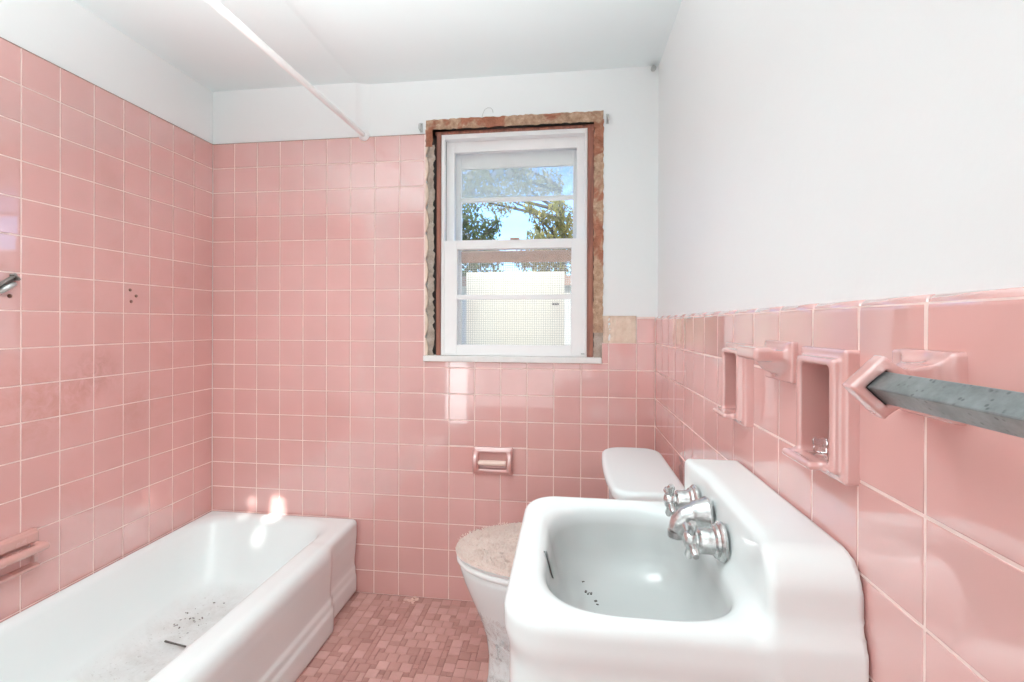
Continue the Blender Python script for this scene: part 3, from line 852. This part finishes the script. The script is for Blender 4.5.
# ------------------------------------------------------------------ soap dish with grab bar on the left wall
def dish_fn(X, Y, Z):
    y0, y1 = 1.085, 1.250
    o = rbox(X, Y, Z, (XL - .02, y0, .432), (XL + .011, y1, .545), .004)
    top = rbox(X, Y, Z, (XL - .02, y0 + .004, .508), (XL + .022, y1 - .004, .540), .006)
    o = smin(o, top, .008)
    bar = capsule(X, Y, Z, (XL + .030, y0 + .004, .490), (XL + .030, y1 + .002, .490), .0125)
    ends = np.minimum(rbox(X, Y, Z, (XL - .01, y0 + .002, .478), (XL + .030, y0 + .018, .505), .006), rbox(X, Y, Z, (XL - .01, y1 - .018, .478), (XL + .030, y1 + .002, .505), .006))
    o = smin(smin(o, bar, .006), ends, .008)
    lipb = rbox(X, Y, Z, (XL - .01, y0 + .002, .430), (XL + .024, y1 - .002, .441), .004)
    o = smin(o, lipb, .005)
    c1 = rbox(X, Y, Z, (XL + .004, y0 + .012, .500), (XL + .026, y1 - .024, .511), .004)
    c2 = rbox(X, Y, Z, (XL - .012, y0 + .010, .443), (XL + .04, y1 - .012, .474), .006)
    return smax(smax(o, -c1, .003), -c2, .004)
dish = sdf_obj('soap_dish', dish_fn, (XL - .005, 1.08, .428), (XL + .046, 1.256, .548), .0024, M['ceramic_dirty'], loc=(XL, 1.19, .432))
tag(dish, 'dirty pink ceramic soap dish with grab bar low on the left wall', 'soap dish')

# ------------------------------------------------------------------ shower rod
rod = empty('shower_rod', (-.8, 1.2, 1.96), 'white shower curtain rod running along the tub below the ceiling', 'curtain rod')
MB().tube([(-.868, YB - .004, 1.9665), (-.878, .9, 1.955), (-.889, -.2, 1.945), (-.897, YR + .004, 1.94)], .0108, 20).build('pole', M['rod'], rod, smooth=True, angle=60)
MB().lathe([(.023, 0), (.024, .006), (.018, .012), (.0135, .018)], 28, Matrix.Translation((-.868, YB + .003, 1.9665)) @ Matrix.Rotation(math.pi / 2, 4, 'X')).build('flange', M['rod'], rod, smooth=True, angle=40)
MB().lathe([(.023, 0), (.024, .006), (.018, .012), (.0135, .018)], 28, Matrix.Translation((-.897, YR, 1.94)) @ Matrix.Rotation(-math.pi / 2, 4, 'X')).build('flange', M['rod'], rod, smooth=True, angle=40)

# ------------------------------------------------------------------ small fittings on the left wall
vb = empty('broken_bracket', (XL, 1.18, 1.265), 'broken corroded metal bracket high on the left pink wall', 'bracket')
a = MB(); mt = Matrix.Translation((XL + .012, 1.165, 1.268)) @ Matrix.Rotation(math.radians(38), 4, 'X')
a.box((-.012, -.045, -.008), (-.006, .036, .008), .5, mt); a.box((-.012, -.045, .004), (.006, .034, .008), .5, mt); a.box((-.012, .028, -.009), (.006, .036, .013), .5, mt)
a.build('plate', M['dark_metal'], vb, bevel=.0015)
b = MB()
b.tube([(XL + .002, 1.15, 1.242), (XL + .014, 1.165, 1.256), (XL + .016, 1.185, 1.270)], [.007, .0085, .006], 12); b.build('stub', M['bracket'], vb, smooth=True)
for (y, z_) in ((1.182, 1.2345), (1.176, 1.256)):
    MB().lathe([(.006, 0), (.0055, .003), (.003, .0042)], 14, Matrix.Translation((XL - .0005, y, z_)) @ Matrix.Rotation(math.pi / 2, 4, 'Y')).build('screw', M['rust'], vb, smooth=True)
sc0 = None
labs = ['uppermost of three rusty screws close together on the left tiles', 'middle and rightmost of three rusty screws on the left tiles', 'lowest of three rusty screws close together on the left tiles']
for (y, z_), lb in zip(((1.5651, 1.2781), (1.5898, 1.2576), (1.5693, 1.2364)), labs):
    if sc0 is None:
        sc0 = MB().lathe([(.0058, 0), (.0052, .003), (.002, .0042)], 14, Matrix.Translation((XL - .0005, y, z_)) @ Matrix.Rotation(math.pi / 2, 4, 'Y')).build('screw', M['rust'], loc=(XL, y, z_), smooth=True); o = sc0
    else:
        o = sc0.copy(); COL.objects.link(o); o.location = (XL, y, z_)
    tag(o, lb, 'screw', 'rusty screws left in the tiled wall')

# ------------------------------------------------------------------ curtain brackets and wire above the window
def hook(x, z_, s, lab):
    e = empty('curtain_bracket', (x, YB, z_), lab, 'curtain bracket', 'curtain brackets at the window top')
    MB().box((x - .006, YB + .0005, z_ - .020), (x + .006, YB + .004, z_ + .020)).build('plate', M['bracket'], e, bevel=.001)
    MB().tube([(x, YB + .003, z_ + .012), (x, YB - .012, z_ + .012), (x + s * .002, YB - .022, z_ + .006), (x + s * .003, YB - .022, z_ - .012), (x, YB - .014, z_ - .018)], .0035, 10).build('hook', M['bracket'], e, smooth=True)
hook(-.615, 1.988, -1, 'small metal curtain bracket left of the window top')
hook(.157, 1.985, 1, 'small metal curtain bracket right of the window top')
mb = MB(); mb.tube([(-.356, YB + .002, 2.014), (-.350, YB - .004, 2.032), (-.342, YB - .006, 2.047), (-.330, YB - .006, 2.053), (-.318, YB - .004, 2.053), (-.311, YB - .002, 2.046), (-.309, YB + .002, 2.036)], .0012, 8)
tag(mb.build('wire', M['bracket'], loc=(-.33, YB, 2.01), smooth=True), 'thin bent wire sticking up above the window', 'wire')
mb = MB(); mb.lathe([(.010, 0), (.010, .012), (.006, .016)], 16, Matrix.Translation((XR - .012, YB - .001, 2.172)) @ Matrix.Rotation(math.pi / 2, 4, 'X'))
tag(mb.build('wall_plug', M['bracket'], loc=(XR - .012, YB, 2.172), smooth=True, angle=40), 'small grey fitting in the upper right corner at the ceiling', 'wall plug')

# ------------------------------------------------------------------ litter
mb = MB(); p0, p1 = Vector((-1.352, 1.474, .0765)), Vector((-1.262, 1.459, .0765))
mb.tube([p0, p0.lerp(p1, .5), p1], [.0035, .003, .003], 8); tag(mb.build('stick', M['specks'], loc=p0, smooth=True), 'thin dark stick lying on the tub floor', 'stick')
def litter(name, pts, spread, num, z_, size, mat, lab, cat, normal=None):
    mb = MB()
    for k in range(num):
        c = random.choice(pts); x = random.gauss(c[0], spread); y = random.gauss(c[1], spread)
        zz_ = z_(x, y) if callable(z_) else z_
        s = size * random.uniform(.4, 1.3)
        mt = Matrix.Translation((x, y, zz_)) @ Matrix.Rotation(random.uniform(0, 6.3), 4, 'Z') @ Matrix.Rotation(random.uniform(-.5, .5), 4, 'X')
        mb.box((-s, -s * .6, -s * .2), (s, s * .6, s * .35), random.random(), mt)
    o = mb.build(name, mat, loc=(pts[0][0], pts[0][1], 0)); tag(o, lab, cat, kind='stuff'); return o
litter('floor_chips', [(-.66, 1.95), (-.63, 1.955), (-.645, 1.94)], .012, 14, .003, .007, M['chip'], 'pale chips of tile scattered along the foot of the back wall', 'debris')
litter('tub_grit', [(-1.41, 1.66), (-1.38, 1.63), (-1.36, 1.6), (-1.33, 1.57), (-1.40, 1.64)], .045, 34, .0775, .0030, M['specks'], 'dark grit scattered on the tub floor', 'grit')

def basin_z(x, y):
    z = np.linspace(.80, .62, 400); d = sink_fn(np.full_like(z, x), np.full_like(z, y), z)
    return float(z[np.argmax(d < 0)]) + .0008
litter('sink_grit', [(.030, .925), (.042, .905), (.054, .882), (.078, .85), (.09, .80), (.12, .80)], .005, 18, basin_z, .0026, M['specks'], 'dark grit stuck to the bottom of the sink basin', 'grit')
# ------------------------------------------------------------------ outside
gr = tag(MB().box((-14, YB + .3, -.7), (14, 30, -.6)).build('ground', M['ground'], loc=(0, 10, -.65)), kind='structure')
# white board leaning outside the lower sash
bd = MB(); bd.box((-.50, 2.36, .2), (-.014, 2.372, 1.415))
bdo = bd.build('board', M['board'], loc=(-.25, 2.36, -.6), bevel=.002)
MB().box((-.49, 2.37, -.6), (-.46, 2.40, 1.3)).box((-.06, 2.37, -.6), (-.03, 2.40, 1.3)).build('stake', M['ledge'], bdo)
MB().box((-.075, 2.3585, 1.252), (-.042, 2.36, 1.262)).build('mark', M['dark'], bdo)
tag(bdo, 'cream white board standing outside behind the screened lower sash', 'board')
hs = MB(); hs.box((-3.2, 3.05, -.6), (3.2, 3.2, 1.40)); hso = hs.build('fence', M['siding'], loc=(0, 3.1, -.6))
MB().box((-3.2, 3.0, 1.40), (3.2, 3.25, 1.46)).build('cap_rail', M['ledge'], hso)
tag(hso, 'pale fence behind the board outside the window', 'fence')

def tree(name, base, top, blobs, nleaf, mat, lab, size=.05):
    e = empty(name, base, lab, 'tree', None)
    tr = MB(); bx, by, bz = base
    tr.tube([(bx, by, bz), (bx + .05, by, (bz + top) / 2), (bx, by, top)], [.11, .08, .03], 10)
    for (x, y, z_, r) in blobs:
        mid = ((bx + x) / 2 + random.uniform(-.1, .1), (by + y) / 2, (max(bz + 1.2, z_ - .5) + z_) / 2)
        tr.tube([(bx, by, max(bz + .8, z_ - .5)), mid, (x, y, z_)], [.04, .022, .008], 6)
        for q in range(4):
            d = Vector((random.gauss(0, 1), random.gauss(0, 1), random.gauss(.2, 1))).normalized() * r
            tr.tube([(x, y, z_), (x + d.x * .5, y + d.y * .5, z_ + d.z * .55), (x + d.x, y + d.y, z_ + d.z)], [.009, .006, .003], 5)
    tr.build('trunk', M['bark'], e, smooth=True)
    lf = MB()
    tot = sum(r ** 2 for *_, r in blobs)
    for (x, y, z_, r) in blobs:
        for q in range(int(nleaf * r * r / tot)):
            d = Vector((random.gauss(0, 1), random.gauss(0, 1), random.gauss(0, 1))).normalized() * r * random.random() ** .45
            p = Vector((x, y, z_)) + d
            R_ = Matrix.Rotation(random.uniform(0, 6.3), 3, 'Z') @ Matrix.Rotation(random.uniform(-1.3, 1.3), 3, 'X')
            s = size * random.uniform(.6, 1.3)
            pts = [p + R_ @ Vector(v) for v in ((0, -s, 0), (s * .45, 0, s * .12), (0, s, 0), (-s * .45, 0, s * .12))]
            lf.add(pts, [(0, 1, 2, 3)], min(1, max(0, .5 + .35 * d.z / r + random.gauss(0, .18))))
    lf.build('foliage', mat, e)
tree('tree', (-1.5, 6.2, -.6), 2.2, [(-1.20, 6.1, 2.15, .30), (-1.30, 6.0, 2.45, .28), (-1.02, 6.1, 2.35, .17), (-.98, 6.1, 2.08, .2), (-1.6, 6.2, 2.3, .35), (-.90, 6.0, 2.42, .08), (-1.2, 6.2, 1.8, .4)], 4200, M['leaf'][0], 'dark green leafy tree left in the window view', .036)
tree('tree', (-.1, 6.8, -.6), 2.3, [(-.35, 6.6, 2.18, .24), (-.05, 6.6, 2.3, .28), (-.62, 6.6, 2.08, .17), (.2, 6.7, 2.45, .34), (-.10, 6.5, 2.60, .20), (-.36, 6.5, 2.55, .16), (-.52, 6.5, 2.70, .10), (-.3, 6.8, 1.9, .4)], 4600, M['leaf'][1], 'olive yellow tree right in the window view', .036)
tree('tree', (-.12, 9.0, -.6), 3.4, [(-1.75, 9, 3.75, .40), (-1.25, 9, 3.55, .40), (-1.5, 9, 4.1, .40), (-.8, 9, 3.75, .34), (-1.0, 9, 4.15, .34), (-.35, 9, 3.75, .30), (-2.1, 9, 3.6, .4), (-.55, 9, 2.75, .25), (-.2, 9, 3.4, .2)], 4200, M['leaf'][2], 'tall pale yellow tree seen through the hazy upper pane', .05)

# ------------------------------------------------------------------ light
w = bpy.data.worlds.new('World'); SC.world = w; w.use_nodes = True
nt = w.node_tree; nt.nodes.clear()
sky = nt.nodes.new('ShaderNodeTexSky'); sky.sky_type = 'NISHITA'; sky.sun_disc = False; sky.sun_elevation = math.radians(38); sky.sun_rotation = math.radians(200); sky.air_density = 1.; sky.dust_density = 1.
bg = nt.nodes.new('ShaderNodeBackground'); bg.inputs['Strength'].default_value = .48
ow = nt.nodes.new('ShaderNodeOutputWorld'); tint = nt.nodes.new('ShaderNodeMix'); tint.data_type = 'RGBA'; tint.blend_type = 'MULTIPLY'; tint.inputs[0].default_value = 1; tint.inputs[7].default_value = (.56, .77, 1.06, 1)
nt.links.new(sky.outputs[0], tint.inputs[6]); nt.links.new(tint.outputs[2], bg.inputs[0]); nt.links.new(bg.outputs[0], ow.inputs[0])
def light(name, typ, loc, target, energy, size=None, color=(1, 1, 1), **kw):
    l = bpy.data.lights.new(name, typ); l.energy = energy; l.color = color
    if typ == 'AREA':
        l.shape = 'RECTANGLE'; l.size, l.size_y = size
    for k, v in kw.items(): setattr(l, k, v)
    o = bpy.data.objects.new(name, l); COL.objects.link(o); o.location = loc
    o.rotation_euler = (Vector(target) - Vector(loc)).to_track_quat('-Z', 'Y').to_euler()
    return o
light('sun', 'SUN', (4, 0, 6), (4 - .5, .8, 6 - .75), 5.5, color=(1, .96, .88), angle=math.radians(1))
CL = (.93, 1., 1.)
light('flash_bounce_lamp', 'AREA', (-.6, .12, 1.3), (-.6, .30, 2.2), 47, (.9, .5), color=CL, spread=math.radians(115))
light('front_fill_lamp', 'AREA', (-.5, -.93, 1.15), (-.5, 2., 1.0), 9., (1.5, 1.7), color=CL)
light('overhead_fill_lamp', 'AREA', (-.7, .85, 2.165), (-.7, .95, 0), 6.4, (.6, .5), color=CL, spread=math.radians(120))  # unseen overhead lamp, added to brighten the tub and back wall
light('board_fill_lamp', 'AREA', (-.25, 2.20, 2.02), (-.25, 2.37, 1.1), 4.2, (.6, .08), color=(1, .97, .92), spread=math.radians(56))  # lamp added outside, out of view, to brighten the board
light('tile_streak_lamp', 'AREA', (-1.1, -.80, .5), (-.5, 1.9, .5), 1.6, (.2, .7), color=CL)  # unseen lamp added for the bright streak on the back tiles
# sunbeam patches thrown on to the far end of the tub
def beam(tx, tz, w_, h_, e): light('sunbeam_lamp', 'AREA', (tx + .07, -.55, tz + 1.50), (tx, YB, tz), e * w_ * h_ * 100, (w_, h_), color=(1, .98, .92), spread=math.radians(1.0))
beam(-1.265, .335, .060, .095, .13); beam(-1.288, .20, .055, .075, .018); beam(-1.385, .365, .038, .030, .07); beam(-1.395, .30, .036, .04, .025)

# ------------------------------------------------------------------ camera
f, yaw, pitch, roll, cx, cy = 482.515, -.13171, -.0017, .00349, -8.566, -16.759
c, s, cp, sp_ = math.cos(yaw), math.sin(yaw), math.cos(pitch), math.sin(pitch)
Fv = Vector((s * cp, c * cp, sp_)); Rv = Vector((c, -s, 0)); Uv = Rv.cross(Fv)
R2 = Rv * math.cos(roll) + Uv * math.sin(roll); U2 = Uv * math.cos(roll) - Rv * math.sin(roll)
cam = bpy.data.cameras.new('camera'); co = bpy.data.objects.new('camera', cam); COL.objects.link(co)
mtx = Matrix((R2, U2, -Fv)).transposed().to_4x4(); mtx.translation = (0, 0, CAMZ)
co.matrix_world = mtx
cam.sensor_width = 36; cam.lens = f / 1024 * 36; cam.shift_x = -cx / 1024; cam.shift_y = cy / 1024
cam.clip_start = .01; cam.clip_end = 200
SC.camera = co
SC.view_settings.view_transform = 'Standard'; SC.view_settings.look = 'None'; SC.view_settings.exposure = 0.; SC.view_settings.gamma = 1.15
SC.cycles.max_bounces = 10; SC.cycles.diffuse_bounces = 6; SC.cycles.glossy_bounces = 5; SC.cycles.transparent_max_bounces = 16
SC.cycles.use_light_tree = False; SC.cycles.caustics_reflective = False; SC.cycles.sample_clamp_indirect = 6
